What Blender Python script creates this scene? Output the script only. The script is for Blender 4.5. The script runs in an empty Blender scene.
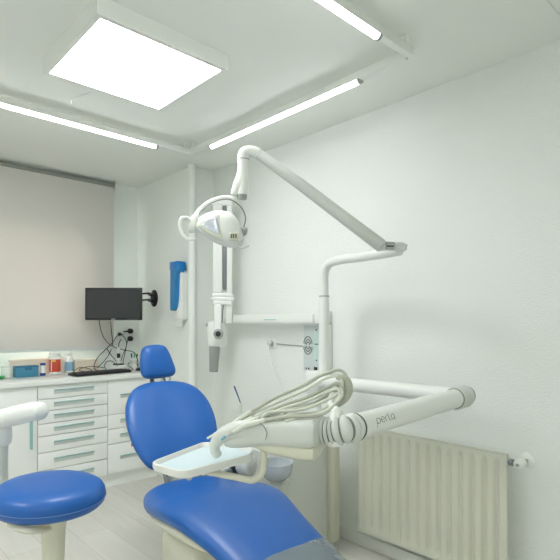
import bpy, bmesh, math, random
from mathutils import Vector, Matrix
random.seed(7)
SC = bpy.context.scene
COL = SC.collection
PI = math.pi
YAW = -math.radians(43.19)          # camera heading, clockwise from +Y

# ------------------------------------------------------------ materials
def mat(name, col, rough=.5, metal=0., coat=0., bump=None, var=None, emit=None, alpha=None, trans=None, spec=None, subs=None):
    m = bpy.data.materials.new(name); m.use_nodes = True
    nt = m.node_tree; b = nt.nodes['Principled BSDF']
    c = tuple(((x/255) / 12.92 if x/255 <= .04045 else ((x/255+.055)/1.055)**2.4) for x in col) + (1,)
    b.inputs['Base Color'].default_value = c
    b.inputs['Roughness'].default_value = rough
    b.inputs['Metallic'].default_value = metal
    b.inputs['Coat Weight'].default_value = coat
    b.inputs['Coat Roughness'].default_value = .12
    if spec is not None: b.inputs['Specular IOR Level'].default_value = spec
    if alpha is not None: b.inputs['Alpha'].default_value = alpha
    if trans is not None: b.inputs['Transmission Weight'].default_value = trans
    if emit:
        b.inputs['Emission Color'].default_value = (emit[0], emit[1], emit[2], 1)
        b.inputs['Emission Strength'].default_value = emit[3]
    tc = nt.nodes.new('ShaderNodeTexCoord')
    if var:
        n = nt.nodes.new('ShaderNodeTexNoise'); n.inputs['Scale'].default_value = var[0]; n.inputs['Detail'].default_value = 4
        nt.links.new(tc.outputs['Object'], n.inputs['Vector'])
        r = nt.nodes.new('ShaderNodeMix'); r.data_type = 'RGBA'
        r.inputs['A'].default_value = tuple(x*(1-var[1]) for x in c[:3]) + (1,)
        r.inputs['B'].default_value = tuple(min(1, x*(1+var[1])) for x in c[:3]) + (1,)
        nt.links.new(n.outputs['Fac'], r.inputs['Factor']); nt.links.new(r.outputs['Result'], b.inputs['Base Color'])
    if bump:
        n = nt.nodes.new('ShaderNodeTexNoise'); n.inputs['Scale'].default_value = bump[0]; n.inputs['Detail'].default_value = 3
        nt.links.new(tc.outputs['Object'], n.inputs['Vector'])
        bp = nt.nodes.new('ShaderNodeBump'); bp.inputs['Strength'].default_value = bump[1]; bp.inputs['Distance'].default_value = bump[2]
        nt.links.new(n.outputs['Fac'], bp.inputs['Height']); nt.links.new(bp.outputs['Normal'], b.inputs['Normal'])
    return m

M = dict(
 wall=mat('wall_paint', (238,242,237), .75, bump=(9, .25, .01), var=(3, .01)),
 rough=mat('rough_plaster', (240,243,239), .7, bump=(120, .7, .006), var=(6, .012)),
 ceil=mat('ceiling_paint', (238,240,234), .8, bump=(60, .12, .003)),
 trim=mat('white_trim', (236,238,232), .4),
 blind=None,
 rail=mat('rail_grey', (150,152,146), .35, metal=.6),
 white=mat('white_plastic', (238,240,235), .32, coat=.2, bump=(120, .04, .001)),
 cream=mat('cream_plastic', (220,219,200), .38, coat=.15, bump=(120, .04, .001)),
 paleg=mat('pale_grey_plastic', (214,218,212), .35, coat=.2, bump=(120, .04, .001)),
 grey=mat('grey_plastic', (165,170,166), .4),
 mid=mat('grey_metal', (128,134,136), .35, metal=.5),
 dark=mat('dark_rubber', (48,50,52), .5),
 black=mat('black_plastic', (22,23,25), .38),
 screen=mat('screen_glass', (30,32,35), .18, coat=.3),
 steel=mat('brushed_steel', (190,192,190), .25, metal=1., bump=(200, .05, .0005)),
 blue=mat('blue_vinyl', (16,94,176), .42, coat=.15, bump=(260, .10, .0006), var=(7, .03)),
 seam=mat('seam_thread', (120,150,200), .6),
 cab=mat('cabinet_laminate', (246,248,245), .42, var=(2, .008)),
 top=mat('worktop', (240,242,238), .3, coat=.2, var=(40, .01)),
 teal=mat('teal_handle', (158,198,200), .35, metal=.2),
 hpl=mat('handle_recess', (214,221,217), .5),
 rad=mat('radiator_enamel', (218,219,203), .38, coat=.2, bump=(150, .03, .0006)),
 hose=mat('hose', (192,194,178), .42, bump=(300, .05, .0006)),
 hosew=mat('hose_white', (222,224,212), .42),
 aqua=mat('aqua_plastic', (120,180,200), .35),
 disp=mat('blue_clear_plastic', (45,140,205), .22, coat=.3, trans=.15),
 pale_cream=mat('beige_card', (236,222,204), .7, var=(12, .02)),
 bluebox=mat('blue_card', (72,140,170), .6, var=(20, .05)),
 bluebox2=mat('blue_card_dark', (48,112,146), .6),
 orange=mat('orange_label', (214,84,60), .55, var=(30, .04)),
 yellow=mat('yellow_mark', (236,196,80), .5),
 lblue=mat('pale_blue_label', (140,186,216), .5),
 navy=mat('navy_cap', (50,76,150), .45),
 green=mat('green_plastic', (60,180,100), .45),
 red=mat('red_tag', (214,88,60), .6),
 ink=mat('print_ink', (94,100,92), .6),
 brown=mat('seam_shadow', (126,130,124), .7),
 tealstrip=mat('aqua_strip', (196,226,218), .4),
 cone=mat('grey_cone', (150,156,150), .35, coat=.2),
 lens=mat('lamp_lens', (226,231,242), .12, coat=.8, metal=.25),
 rim=mat('lamp_rim', (228,230,214), .35),
 film=mat('plastic_film', (124,138,142), .16, coat=.9, alpha=.8, bump=(9, .9, .03)),
 glass=mat('pane_glass', (235,240,240), .02, trans=1.),
 lit=mat('diffuser', (255,255,252), .6, emit=(.97, .985, 1., 8.2)),
 tube=mat('tube_glow', (255,255,252), .6, emit=(.97, .99, 1., 5.)),
 spit=mat('spittoon_glass', (214,222,228), .15, coat=.6, trans=.35),
)
def blind_mat():
    m = bpy.data.materials.new('blind_fabric'); m.use_nodes = True; nt = m.node_tree
    for n in list(nt.nodes): nt.nodes.remove(n)
    o = nt.nodes.new('ShaderNodeOutputMaterial'); d = nt.nodes.new('ShaderNodeBsdfDiffuse'); t = nt.nodes.new('ShaderNodeBsdfTranslucent')
    mx = nt.nodes.new('ShaderNodeMixShader'); mx.inputs[0].default_value = .15
    d.inputs[0].default_value = (.76,.74,.70,1); t.inputs[0].default_value = (.72,.64,.58,1)
    tc = nt.nodes.new('ShaderNodeTexCoord'); w = nt.nodes.new('ShaderNodeTexNoise'); w.inputs['Scale'].default_value = 400
    bp = nt.nodes.new('ShaderNodeBump'); bp.inputs['Strength'].default_value = .2; bp.inputs['Distance'].default_value = .001
    L = nt.links
    L.new(tc.outputs['Object'], w.inputs['Vector']); L.new(w.outputs['Fac'], bp.inputs['Height']); L.new(bp.outputs['Normal'], d.inputs['Normal'])
    L.new(d.outputs[0], mx.inputs[1]); L.new(t.outputs[0], mx.inputs[2]); L.new(mx.outputs[0], o.inputs[0])
    return m
M['blind'] = blind_mat()
def floor_mat():
    m = mat('pale_wood_floor', (214,208,192), .42); nt = m.node_tree; b = nt.nodes['Principled BSDF']; L = nt.links
    tc = nt.nodes.new('ShaderNodeTexCoord'); mp = nt.nodes.new('ShaderNodeMapping'); mp.inputs['Rotation'].default_value = (0, 0, PI/2)
    L.new(tc.outputs['Object'], mp.inputs['Vector'])
    br = nt.nodes.new('ShaderNodeTexBrick'); br.inputs['Scale'].default_value = 1.
    br.inputs['Brick Width'].default_value = 1.2; br.inputs['Row Height'].default_value = .19; br.inputs['Mortar Size'].default_value = .0012
    br.inputs['Color1'].default_value = (.76,.74,.69,1); br.inputs['Color2'].default_value = (.71,.69,.64,1); br.inputs['Mortar'].default_value = (.48,.46,.41,1)
    L.new(mp.outputs[0], br.inputs['Vector'])
    mp2 = nt.nodes.new('ShaderNodeMapping'); mp2.inputs['Scale'].default_value = (14, 1.2, 1); L.new(tc.outputs['Object'], mp2.inputs['Vector'])
    n = nt.nodes.new('ShaderNodeTexNoise'); n.inputs['Scale'].default_value = 1.6; n.inputs['Detail'].default_value = 6; L.new(mp2.outputs[0], n.inputs['Vector'])
    r = nt.nodes.new('ShaderNodeMapRange'); r.inputs['To Min'].default_value = .88; r.inputs['To Max'].default_value = 1.1; L.new(n.outputs['Fac'], r.inputs['Value'])
    mx = nt.nodes.new('ShaderNodeVectorMath'); mx.operation = 'SCALE'; L.new(br.outputs['Color'], mx.inputs[0]); L.new(r.outputs[0], mx.inputs['Scale'])
    L.new(mx.outputs[0], b.inputs['Base Color'])
    return m
M['floor'] = floor_mat()

# ------------------------------------------------------------ helpers
def link(name, me, m, parent=None, smooth=True):
    o = bpy.data.objects.new(name, me); COL.objects.link(o)
    for x in (m if isinstance(m, (list, tuple)) else [m]): me.materials.append(x)
    if smooth:
        for p in me.polygons: p.use_smooth = True
        try: me.set_sharp_from_angle(angle=math.radians(38))
        except Exception: pass
    if parent:
        o.parent = parent
        o.matrix_parent_inverse = world_of(parent).inverted()
    return o
def world_of(o):
    m = Matrix.LocRotScale(o.location, o.rotation_euler, o.scale)
    if o.parent: m = world_of(o.parent) @ o.matrix_parent_inverse @ m
    return m
def fin(bm, name):
    bmesh.ops.recalc_face_normals(bm, faces=bm.faces)
    me = bpy.data.meshes.new(name); bm.to_mesh(me); bm.free(); return me
def obj(name, bm, m, parent=None, smooth=True): return link(name, fin(bm, name), m, parent, smooth)
def tag(o, label=None, cat=None, group=None, kind=None):
    if label: o['label'] = label
    if cat: o['category'] = cat
    if group: o['group'] = group
    if kind: o['kind'] = kind
    return o
def thing(name, label, cat, loc=(0,0,0), group=None):
    o = bpy.data.objects.new(name, None); COL.objects.link(o); o.location = loc; o.empty_display_size = .05
    return tag(o, label, cat, group)
def box(bm, c, s, bev=0., rz=0., seg=2, mat4=None, mi=0):
    r = bmesh.ops.create_cube(bm, size=1)
    vs = r['verts']
    bmesh.ops.scale(bm, vec=s, verts=vs)
    if bev:
        es = list({e for v in vs for e in v.link_edges})
        q = bmesh.ops.bevel(bm, geom=es, offset=min(bev, min(s)*.49), segments=seg, profile=.5, affect='EDGES')
        vs = list({v for f in q['faces'] for v in f.verts} | {v for v in vs if v.is_valid})
    mm = mat4 if mat4 is not None else Matrix.Translation(c) @ Matrix.Rotation(rz, 4, 'Z')
    bmesh.ops.transform(bm, matrix=mm, verts=vs)
    for f in {f for v in vs for f in v.link_faces}: f.material_index = mi
    return vs
def bx(name, c, s, m, parent=None, bev=0., rz=0., seg=2):
    bm = bmesh.new(); box(bm, c, s, bev, rz, seg); return obj(name, bm, m, parent)
def bb(name, x0, x1, y0, y1, z0, z1, m, parent=None, bev=0.):
    return bx(name, ((x0+x1)/2, (y0+y1)/2, (z0+z1)/2), (x1-x0, y1-y0, z1-z0), m, parent, bev)
def crom(pts, n=8):
    P = [Vector(p) for p in pts]
    if len(P) < 3:
        return [P[0].lerp(P[1], i/n) for i in range(n+1)]
    Q = [P[0]*2-P[1]] + P + [P[-1]*2-P[-2]]; out = []
    for i in range(1, len(Q)-2):
        a, b, c, d = Q[i-1:i+3]
        for k in range(n):
            t = k/n
            out.append(.5*((2*b)+(c-a)*t+(2*a-5*b+4*c-d)*t*t+(3*b-a-3*c+d)*t**3))
    out.append(P[-1]); return out
def rings(bm, R, cap=True, mi=0):
    F = []
    for a, b in zip(R[:-1], R[1:]):
        n = len(a)
        for i in range(n): F.append(bm.faces.new((a[i], a[(i+1)%n], b[(i+1)%n], b[i])))
    if cap: F.append(bm.faces.new(R[0][::-1])); F.append(bm.faces.new(R[-1]))
    for f in F: f.material_index = mi
def tube(bm, pts, rad, seg=12, n=8, smooth=True, cap=True, rnd=0., mi=0, flat=1.):
    """sweep; rad a number, a list per control point or a function of 0..1; rnd rounds the ends; flat squashes vertically"""
    P = crom(pts, n) if smooth else [Vector(p) for p in pts]
    N = len(P)
    def R(i):
        t = i/(N-1)
        if callable(rad): return rad(t)
        if isinstance(rad, (list, tuple)):
            x = t*(len(rad)-1); k = min(int(x), len(rad)-2); return rad[k]*(1-(x-k))+rad[k+1]*(x-k)
        return rad
    T = []
    for i in range(N):
        a = P[max(0, i-1)]; b = P[min(N-1, i+1)]; T.append((b-a).normalized())
    up = Vector((0,0,1)) if abs(T[0].z) < .9 else Vector((0,1,0))
    u = T[0].cross(up).normalized(); RR = []
    def ring(p, t, u, r):
        v = t.cross(u).normalized()
        return [bm.verts.new(p + u*math.cos(2*PI*j/seg)*r + v*math.sin(2*PI*j/seg)*r*flat) for j in range(seg)]
    if rnd:
        for a in (80, 50, 22): 
            RR.append(ring(P[0]-T[0]*rnd*math.sin(math.radians(a)), T[0], u, max(R(0)*math.cos(math.radians(a)), 1e-5)))
    for i in range(N):
        u = (u - T[i]*u.dot(T[i])).normalized(); RR.append(ring(P[i], T[i], u, R(i)))
    if rnd:
        for a in (22, 50, 80):
            RR.append(ring(P[-1]+T[-1]*rnd*math.sin(math.radians(a)), T[-1], u, max(R(N-1)*math.cos(math.radians(a)), 1e-5)))
    rings(bm, RR, cap, mi)
def tb(name, pts, rad, m, parent=None, **k):
    bm = bmesh.new(); tube(bm, pts, rad, **k); return obj(name, bm, m, parent)
def lathe(bm, prof, c=(0,0,0), seg=32, m4=None, mi=0):
    """prof: list of (r, z) bottom to top"""
    m4 = m4 if m4 is not None else Matrix.Translation(c)
    RR = [[bm.verts.new(m4 @ Vector((max(r,1e-4)*math.cos(2*PI*j/seg), max(r,1e-4)*math.sin(2*PI*j/seg), z))) for j in range(seg)] for r, z in prof]
    rings(bm, RR, True, mi)
def lt(name, prof, c, m, parent=None, seg=32, m4=None):
    bm = bmesh.new(); lathe(bm, prof, c, seg, m4); return obj(name, bm, m, parent)
def poly_smooth(pts, n=6):
    P = [Vector((p[0], 0, p[1])) for p in pts]; N = len(P); out = []
    for i in range(N):
        a, b, c, d = P[i-1], P[i], P[(i+1)%N], P[(i+2)%N]
        for k in range(n):
            t = k/n; v = .5*((2*b)+(c-a)*t+(2*a-5*b+4*c-d)*t*t+(3*b-a-3*c+d)*t**3); out.append((v.x, v.z))
    return out
def pillow(bm, outline, th, p=2.6, nr=12, m4=Matrix(), back=None, bend=0., mi=0):
    """solid with the given outline in local x,z and a domed thickness along y (front is -y)"""
    back = th if back is None else back
    cx = sum(q[0] for q in outline)/len(outline); cz = sum(q[1] for q in outline)/len(outline)
    w = max(abs(q[0]-cx) for q in outline)
    def layer(rho, s, T):
        y = s*T*max(0., 1-rho**p)**(1/p)
        out = []
        for (x, z) in outline:
            X = cx+(x-cx)*rho; Z = cz+(z-cz)*rho
            out.append(bm.verts.new(m4 @ Vector((X, y - bend*((X-cx)/w)**2, Z))))
        return out
    rho = [math.sin(PI/2*i/nr) for i in range(1, nr+1)]
    RR = [layer(r, -1, th) for r in rho] + [layer(r, 1, back) for r in rho[:-1][::-1]]
    rings(bm, RR, True, mi)
def pw(name, outline, th, m, parent=None, **k):
    bm = bmesh.new(); pillow(bm, outline, th, **k); return obj(name, bm, m, parent)
def slab(bm, outline, z0, z1, bev=0., mi=0, m4=Matrix()):
    a = [bm.verts.new(m4 @ Vector((x, y, z0))) for x, y in outline]; b = [bm.verts.new(m4 @ Vector((x, y, z1))) for x, y in outline]
    n = len(a); fs = [bm.faces.new(a[::-1]), bm.faces.new(b)]
    for i in range(n): fs.append(bm.faces.new((a[i], a[(i+1)%n], b[(i+1)%n], b[i])))
    for f in fs: f.material_index = mi
    if bev:
        es = [e for e in fs[1].edges]+[e for e in fs[0].edges]
        bmesh.ops.bevel(bm, geom=es, offset=bev, segments=3, profile=.5, affect='EDGES')
def sup(hw, hh, e=2.6, n=40):
    return [(hw*math.copysign(abs(math.cos(a))**(2/e), math.cos(a)), hh*math.copysign(abs(math.sin(a))**(2/e), math.sin(a))) for a in [2*PI*i/n for i in range(n)]]

# ------------------------------------------------------------ the room
XR, YB, H = 2.307, 4.12, 2.5
XL, YF = -1.5, -1.3
XP, YP = 2.103, 3.235
def struct(o): o['kind'] = 'structure'; return o
struct(bb('floor', XL-.1, XR+.1, YF-.1, YB+.1, -.1, 0, M['floor']))
struct(bb('ceiling', XL-.1, XR+.1, YF-.1, YB+.1, H, H+.1, M['ceil']))
struct(bb('wall_right', XR, XR+.12, YF-.1, YB+.1, 0, H, M['rough']))
struct(bb('wall_corner', XP, XR, YP, YB, 0, H, M['wall']))
struct(bb('wall_left', XL-.12, XL, YF-.1, YB+.1, 0, H, M['wall']))
struct(bb('wall_front', XL, XR, YF-.12, YF, 0, H, M['wall']))
# window wall with an opening behind the blind
WX0, WX1, WZ0, WZ1 = -.35, 1.66, 1.17, 2.03
bm = bmesh.new()
for x0, x1, z0, z1 in ((XL, WX0, 0, H), (WX1, XP, 0, H), (WX0, WX1, 0, WZ0), (WX0, WX1, WZ1, H)):
    box(bm, ((x0+x1)/2, YB+.1, (z0+z1)/2), (x1-x0, .2, z1-z0))
struct(obj('wall_back', bm, M['wall'], smooth=False))
win = bpy.data.objects.new('window_1', None); COL.objects.link(win); win.location = ((WX0+WX1)/2, YB+.12, WZ0); win['kind'] = 'structure'
bm = bmesh.new()
for x0, x1, z0, z1 in ((WX0, WX0+.06, WZ0, WZ1), (WX1-.05, WX1, WZ0, WZ1), (.93, 1.03, WZ0, WZ1), (WX0, WX1, WZ0, WZ0+.05), (WX0, WX1, WZ1-.05, WZ1)):
    box(bm, ((x0+x1)/2, YB+.12, (z0+z1)/2), (x1-x0, .06, z1-z0), .004)
obj('window_frame', bm, M['trim'], win)
for x0, x1 in ((WX0+.06, .93), (1.03, WX1-.05)):
    bb('pane', x0, x1, YB+.115, YB+.121, WZ0+.05, WZ1-.05, M['glass'], win)
struct(bb('baseboard_right', XR-.014, XR, YF, YP, 0, .07, M['trim'], bev=.004))
struct(bb('baseboard_corner', XP-.0, XR-.014, YP-.014, YP, 0, .07, M['trim'], bev=.004))
# boxed pipe in the corner
pipe = tb('trim_1', [(2.088, 3.212, 0), (2.088, 3.212, H)], .03, M['wall'], smooth=False, seg=20); struct(pipe)

# ------------------------------------------------------------ ceiling lights and two added fill panels
t = thing('ceiling_light', 'large square white LED panel light surface-mounted on the ceiling', 'ceiling light', (1.05, 2.08, H))
px0, px1, py0, py1 = .746, 1.346, 1.775, 2.375
bm = bmesh.new()
for a in ((px0, px0+.022, py0, py1), (px1-.022, px1, py0, py1), (px0+.022, px1-.022, py0, py0+.022), (px0+.022, px1-.022, py1-.022, py1)):
    box(bm, ((a[0]+a[1])/2, (a[2]+a[3])/2, (2.43+H)/2), (a[1]-a[0], a[3]-a[2], H-2.43))
obj('frame', bm, M['white'], t, smooth=False)
bb('diffuser', px0+.022, px1-.022, py0+.022, py1-.022, 2.433, 2.445, M['lit'], t)
def batten(label, a, b, la, lb, z=2.425):
    """a..b the white channel, la..lb the lit tube below it"""
    a, b, la, lb = Vector(a), Vector(b), Vector(la), Vector(lb); d = (b-a).normalized(); ang = math.atan2(d.y, d.x)
    t = thing('tube_light', label, 'tube light', ((a.x+b.x)/2, (a.y+b.y)/2, H), 'linear tube lights around the ceiling')
    c = (a+b)/2
    bx('channel', (c.x, c.y, 2.443), ((b-a).length, .036, .037), M['white'], t, bev=.004, rz=ang)
    tb('glow_tube', [(la.x, la.y, z), (lb.x, lb.y, z)], .0165, M['tube'], t, smooth=False, seg=16)
    for e, s in ((la, -1), (lb, 1)):
        q = e + d*s*.008
        tb('end_cap', [(q.x-d.x*.007, q.y-d.y*.007, z), (q.x+d.x*.007, q.y+d.y*.007, z)], .0175, M['grey'], t, smooth=False, seg=16)
    for e in (a, b):
        q = e + (c-e).normalized()*.03
        bx('bracket', (q.x, q.y, (H+2.461)/2), (.03, .03, H-2.461), M['white'], t, rz=ang)
fill_left = thing('ceiling_light', 'unseen square fill panel added on the ceiling towards the left wall', 'ceiling light', (-.50, 2.08, H))  # added out of view to brighten the cabinets, pillar and floor
bm = bmesh.new()
qx0, qx1 = -.85, -.25
for a in ((qx0, qx0+.022, py0, py1), (qx1-.022, qx1, py0, py1), (qx0+.022, qx1-.022, py0, py0+.022), (qx0+.022, qx1-.022, py1-.022, py1)):
    box(bm, ((a[0]+a[1])/2, (a[2]+a[3])/2, (2.43+H)/2), (a[1]-a[0], a[3]-a[2], H-2.43))
obj('frame', bm, M['white'], fill_left, smooth=False)
bb('diffuser', qx0+.022, qx1-.022, py0+.022, py1-.022, 2.433, 2.445, M['lit'], fill_left)
fill_rear = thing('ceiling_light', 'unseen square fill panel added on the ceiling behind the camera, along the left wall', 'ceiling light', (-.55, -.35, H))  # another added fill source, behind the camera and never in view
bm = bmesh.new(); ey0, ey1 = -.65, -.05
for a in ((qx0, qx0+.022, ey0, ey1), (qx1-.022, qx1, ey0, ey1), (qx0+.022, qx1-.022, ey0, ey0+.022), (qx0+.022, qx1-.022, ey1-.022, ey1)):
    box(bm, ((a[0]+a[1])/2, (a[2]+a[3])/2, (2.43+H)/2), (a[1]-a[0], a[3]-a[2], H-2.43))
obj('frame', bm, M['white'], fill_rear, smooth=False)
bb('diffuser', qx0+.022, qx1-.022, ey0+.022, ey1-.022, 2.433, 2.445, M['lit'], fill_rear)
batten('long glowing tube light running above the window blind', (-.75, 2.845), (1.822, 2.845), (-.60, 2.845), (1.575, 2.845))
batten('glowing tube light parallel to the rough right wall, behind the lamp arm', (1.842, 1.17), (1.842, 2.82), (1.842, 1.425), (1.842, 2.60))
batten('glowing tube light running to the top edge, its unlit end turned to the right wall', (.0, 1.15), (1.832, 1.15), (.12, 1.15), (1.60, 1.15))
tag(tb('ceiling_wire', [(0.92,2.504,2.385), (0.93,2.515,2.417), (0.967,2.508,2.441), (1.006,2.478,2.463)], .0022, M['white'], seg=6), 'thin white wire hanging from the ceiling beside the square panel', 'wire')

tag(tb('ceiling_wire', [(1.60,.657,2.4965), (1.95,.657,2.4965), (2.303,.655,2.4965)], .003, M['white'], seg=6), 'thin white wire running along the ceiling at the top right', 'wire')
# ------------------------------------------------------------ blind
t = thing('roller_blind', 'beige roller blind drawn down over the window', 'blind', (.7, 4.055, H))
bb('fabric', -.55, 1.847, 4.049, 4.051, 1.082, 2.47, M['blind'], t)
bb('bottom_bar', -.55, 1.847, 4.042, 4.056, 1.066, 1.084, M['hpl'], t, bev=.003)
tb('roller', [(-.55, 4.06, 2.466), (1.852, 4.06, 2.466)], .021, M['rail'], t, smooth=False, seg=16)
bm = bmesh.new(); box(bm, (1.862, 4.06, 2.46), (.012, .06, .075), .005); box(bm, (1.862, 4.075, 2.493), (.012, .08, .012), .002); obj('bracket', bm, M['white'], t)

# ------------------------------------------------------------ cabinets along the window wall
YC = 3.69
def drawer_unit(label, x0, x1, zs, hx, dfront='drawer', tagit=False):
    t = thing('drawer_cabinet', label, 'cabinet', ((x0+x1)/2, YC+.2, 0), 'white base cabinets')
    bb('body', x0+.001, x1-.001, YC+.02, YB-.005, .11, .846, M['cab'], t)
    bb('plinth', x0+.001, x1-.001, YC+.05, YC+.066, 0, .11, M['cab'], t)
    for i, (za, zb) in enumerate(zip(zs[:-1], zs[1:])):
        d = bb('drawer', x0+.0025, x1-.0025, YC, YC+.019, zb+.003, za-.003, M['cab'], t, bev=.0015)
        zc = zb + (za-zb)*.52
        hw = hx/2; xc = (x0+x1)/2
        bb('handle_recess', xc-hw, xc+hw, YC-.004, YC-.0002, zc-.019, zc+.014, M['hpl'], d, bev=.001)
        bb('handle', xc-hw, xc+hw, YC-.018, YC-.0045, zc+.008, zc+.014, M['teal'], d, bev=.001)
    return t
def door_unit(label, x0, x1, xh, z0=.45, z1=.60, za=.846):
    t = thing('base_cabinet', label, 'cabinet', ((x0+x1)/2, YC+.2, 0), 'white base cabinets')
    bb('body', x0+.001, x1-.001, YC+.02, YB-.005, .11, .846, M['cab'], t)
    bb('plinth', x0+.001, x1-.001, YC+.05, YC+.066, 0, .11, M['cab'], t)
    d = bb('door', x0+.0025, x1-.0025, YC, YC+.019, .113, za-.003, M['cab'], t, bev=.0015)
    bb('handle', xh-.008, xh+.008, YC-.02, YC-.0002, .41, .68, M['teal'], d, bev=.002)
    return t
drawer_unit('white cabinet with a tall bank of seven narrow drawers', 1.125, 1.635, [.846,.748,.664,.574,.485,.369,.241,.113], .29)
door_unit('white door cabinet with a long vertical handle, left of the drawer bank', .53, 1.125, 1.082)
door_unit('white door cabinet hidden at the far left behind the stool', -.07, .53, -.02)
t = drawer_unit('white cabinet of deep and shallow drawers behind the blue backrest', 1.635, 2.095, [.846,.575,.462,.345,.113], .26)
bx('sticker', (1.838, YC-.0012, .315), (.02, .0018, .03), M['red'], t, rz=0)
t = tag(bb('countertop', -.09, 2.101, 3.66, 4.118, .847, .887, M['top'], bev=.008), 'white countertop running under the window and monitor', 'countertop')

ZT = .8875
# things on the counter ------------------------------------------------
def carton(name, label, x0, x1, y0, y1, h, m, cat='box'):
    t = thing(name, label, cat, ((x0+x1)/2, (y0+y1)/2, ZT)); bb('carton', x0, x1, y0, y1, ZT, ZT+h, m, t, bev=.003); return t
t = carton('glove_box', 'blue glove box at the left end of the items on the counter', 1.055, 1.213, 3.950, 4.030, .082, M['bluebox'])
bb('dispensing_flap', 1.115, 1.165, 3.9475, 3.9505, ZT+.052, ZT+.078, M['bluebox2'], t, bev=.001)
bb('lid_band', 1.0545, 1.2135, 3.949, 3.9505, ZT+.072, ZT+.083, M['bluebox2'], t)
t = carton('supply_box', 'wide cream box standing behind the blue glove box', 1.05, 1.44, 4.078, 4.112, .125, M['pale_cream'])
bb('lid', 1.048, 1.442, 4.076, 4.114, ZT+.105, ZT+.127, M['pale_cream'], t, bev=.002)
t = carton('supply_box', 'low cream box on the counter right of the white bottle', 1.525, 1.72, 4.06, 4.11, .10, M['pale_cream'])
bb('lid', 1.523, 1.722, 4.058, 4.112, ZT+.082, ZT+.102, M['pale_cream'], t, bev=.002)
t = thing('plastic_tub', 'small translucent white tub left of the blue glove box', 'container', (1.005, 4.00, ZT))
lt('tub', [(.028,0),(.033,.004),(.036,.07),(.036,.078)], (1.005, 4.00, ZT), M['white'], t, 24); lt('lid', [(.038,.078),(.038,.088),(.03,.09)], (1.005, 4.00, ZT), M['paleg'], t, 24)
t = thing('sponge_dish', 'green dish lying on the counter at the left frame edge', 'dish', (.915, 3.97, ZT))
lt('dish', [(.05,0),(.068,.006),(.07,.02),(.064,.02),(.06,.01)], (.915, 3.97, ZT), M['green'], t, 28); bx('sponge', (.915, 3.97, ZT+.022), (.07,.05,.02), M['green'], t, bev=.006)
t = thing('small_jar', 'slim white jar with blue bands beside the glove box', 'jar', (1.248, 3.97, ZT))
lt('body', [(.017,0),(.018,.016),(.017,.018),(.017,.08)], (1.248, 3.97, ZT), M['white'], t, 20)
lt('base_band', [(.0185,.001),(.0195,.012),(.0185,.022)], (1.248, 3.97, ZT), M['navy'], t, 20)
lt('cap', [(.019,.08),(.019,.095),(.016,.097)], (1.248, 3.97, ZT), M['navy'], t, 20)
c = (1.352, 4.015, ZT)
t = thing('wipes_bottle', 'white wipes canister with an orange label', 'canister', c)
lt('body', [(.036,0),(.040,.004),(.040,.145),(.037,.15)], c, M['white'], t)
lt('label_wrap', [(.0404,.022),(.0407,.023),(.0407,.118),(.0404,.119)], c, M['orange'], t)
lt('cap', [(.041,.142),(.042,.145),(.042,.170),(.038,.175)], c, M['white'], t)
bx('emblem', (c[0]-.02, c[1]-.0365, ZT+.108), (.026,.004,.016), M['yellow'], t, bev=.0015, rz=-.5)
bx('text_panel', (c[0]-.034, c[1]-.0235, ZT+.07), (.008,.003,.085), M['white'], t, rz=-.95)
c = (1.478, 4.06, ZT)
t = thing('spray_bottle', 'white bottle with a pale blue label beside the orange canister', 'bottle', c)
lt('body', [(.027,0),(.030,.003),(.030,.112),(.023,.130),(.011,.138)], c, M['white'], t, 28)
lt('label_wrap', [(.0303,.018),(.0305,.019),(.0305,.088),(.0303,.089)], c, M['lblue'], t, 28)
lt('cap', [(.0125,.136),(.0135,.138),(.0135,.160),(.011,.162)], c, M['white'], t, 20)
# keyboard
km = Matrix.Translation((1.625, 3.80, ZT+.009)) @ Matrix.Rotation(math.radians(6), 4, 'Z')
t = thing('keyboard', 'black computer keyboard lying along the counter edge', 'keyboard', (1.625, 3.80, ZT))
bm = bmesh.new(); box(bm, None, (.46,.15,.018), .004, mat4=km); obj('case', bm, M['black'], t)
bm = bmesh.new()
for r in range(5):
    for k in range(20):
        box(bm, None, (.0185,.0205,.006), .0015, mat4=km @ Matrix.Translation((-.209+k*.022, -.054+r*.026, .0118)))
obj('keys', bm, M['dark'], t)
t = thing('computer_mouse', 'black computer mouse on the counter beside the pen cup', 'mouse', (1.985, 3.84, ZT))
pm = Matrix.Translation((1.985, 3.84, ZT)) 
bm = bmesh.new(); pillow(bm, sup(.032,.052,2.4,28), .026, 2.2, 6, m4=pm @ Matrix.Rotation(-PI/2, 4, 'X') @ Matrix.Scale(1,4), back=.0004); obj('shell', bm, M['black'], t)
c = (1.985, 3.965, ZT)
t = thing('pen_cup', 'white pen cup on the counter', 'cup', c)
lt('cup', [(.026,0),(.03,.003),(.032,.1),(.029,.1),(.027,.012)], c, M['white'], t, 28)
lt('printed_band', [(.0312,.05),(.0318,.051),(.0322,.08),(.0318,.081)], c, M['paleg'], t, 28)
for i, (dx, dy, m, lab) in enumerate(((.010,.006,'green','green pen standing in the white pen cup'), (-.012,-.004,'navy','dark blue pen leaning left in the pen cup'), (.014,-.012,'black','black pen leaning right in the pen cup'))):
    p = thing('pen', lab, 'pen', (c[0], c[1], ZT+.02), 'pens in the cup')
    tb('barrel', [(c[0]+dx*.5, c[1]+dy*.5, ZT+.014), (c[0]+dx*1.7, c[1]+dy*1.7, ZT+.135-.006*i)], .005, M[m], p, smooth=False, seg=10)
    tb('cap', [(c[0]+dx*1.55, c[1]+dy*1.55, ZT+.118-.006*i), (c[0]+dx*1.8, c[1]+dy*1.8, ZT+.146-.006*i)], .0062, M[m], p, smooth=False, seg=10)
c = (1.818, 3.93, ZT)
t = thing('curing_light', 'white pen-shaped curing light standing in its round dock', 'dental tool', c)
c = (1.835, 3.93, ZT)
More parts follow.
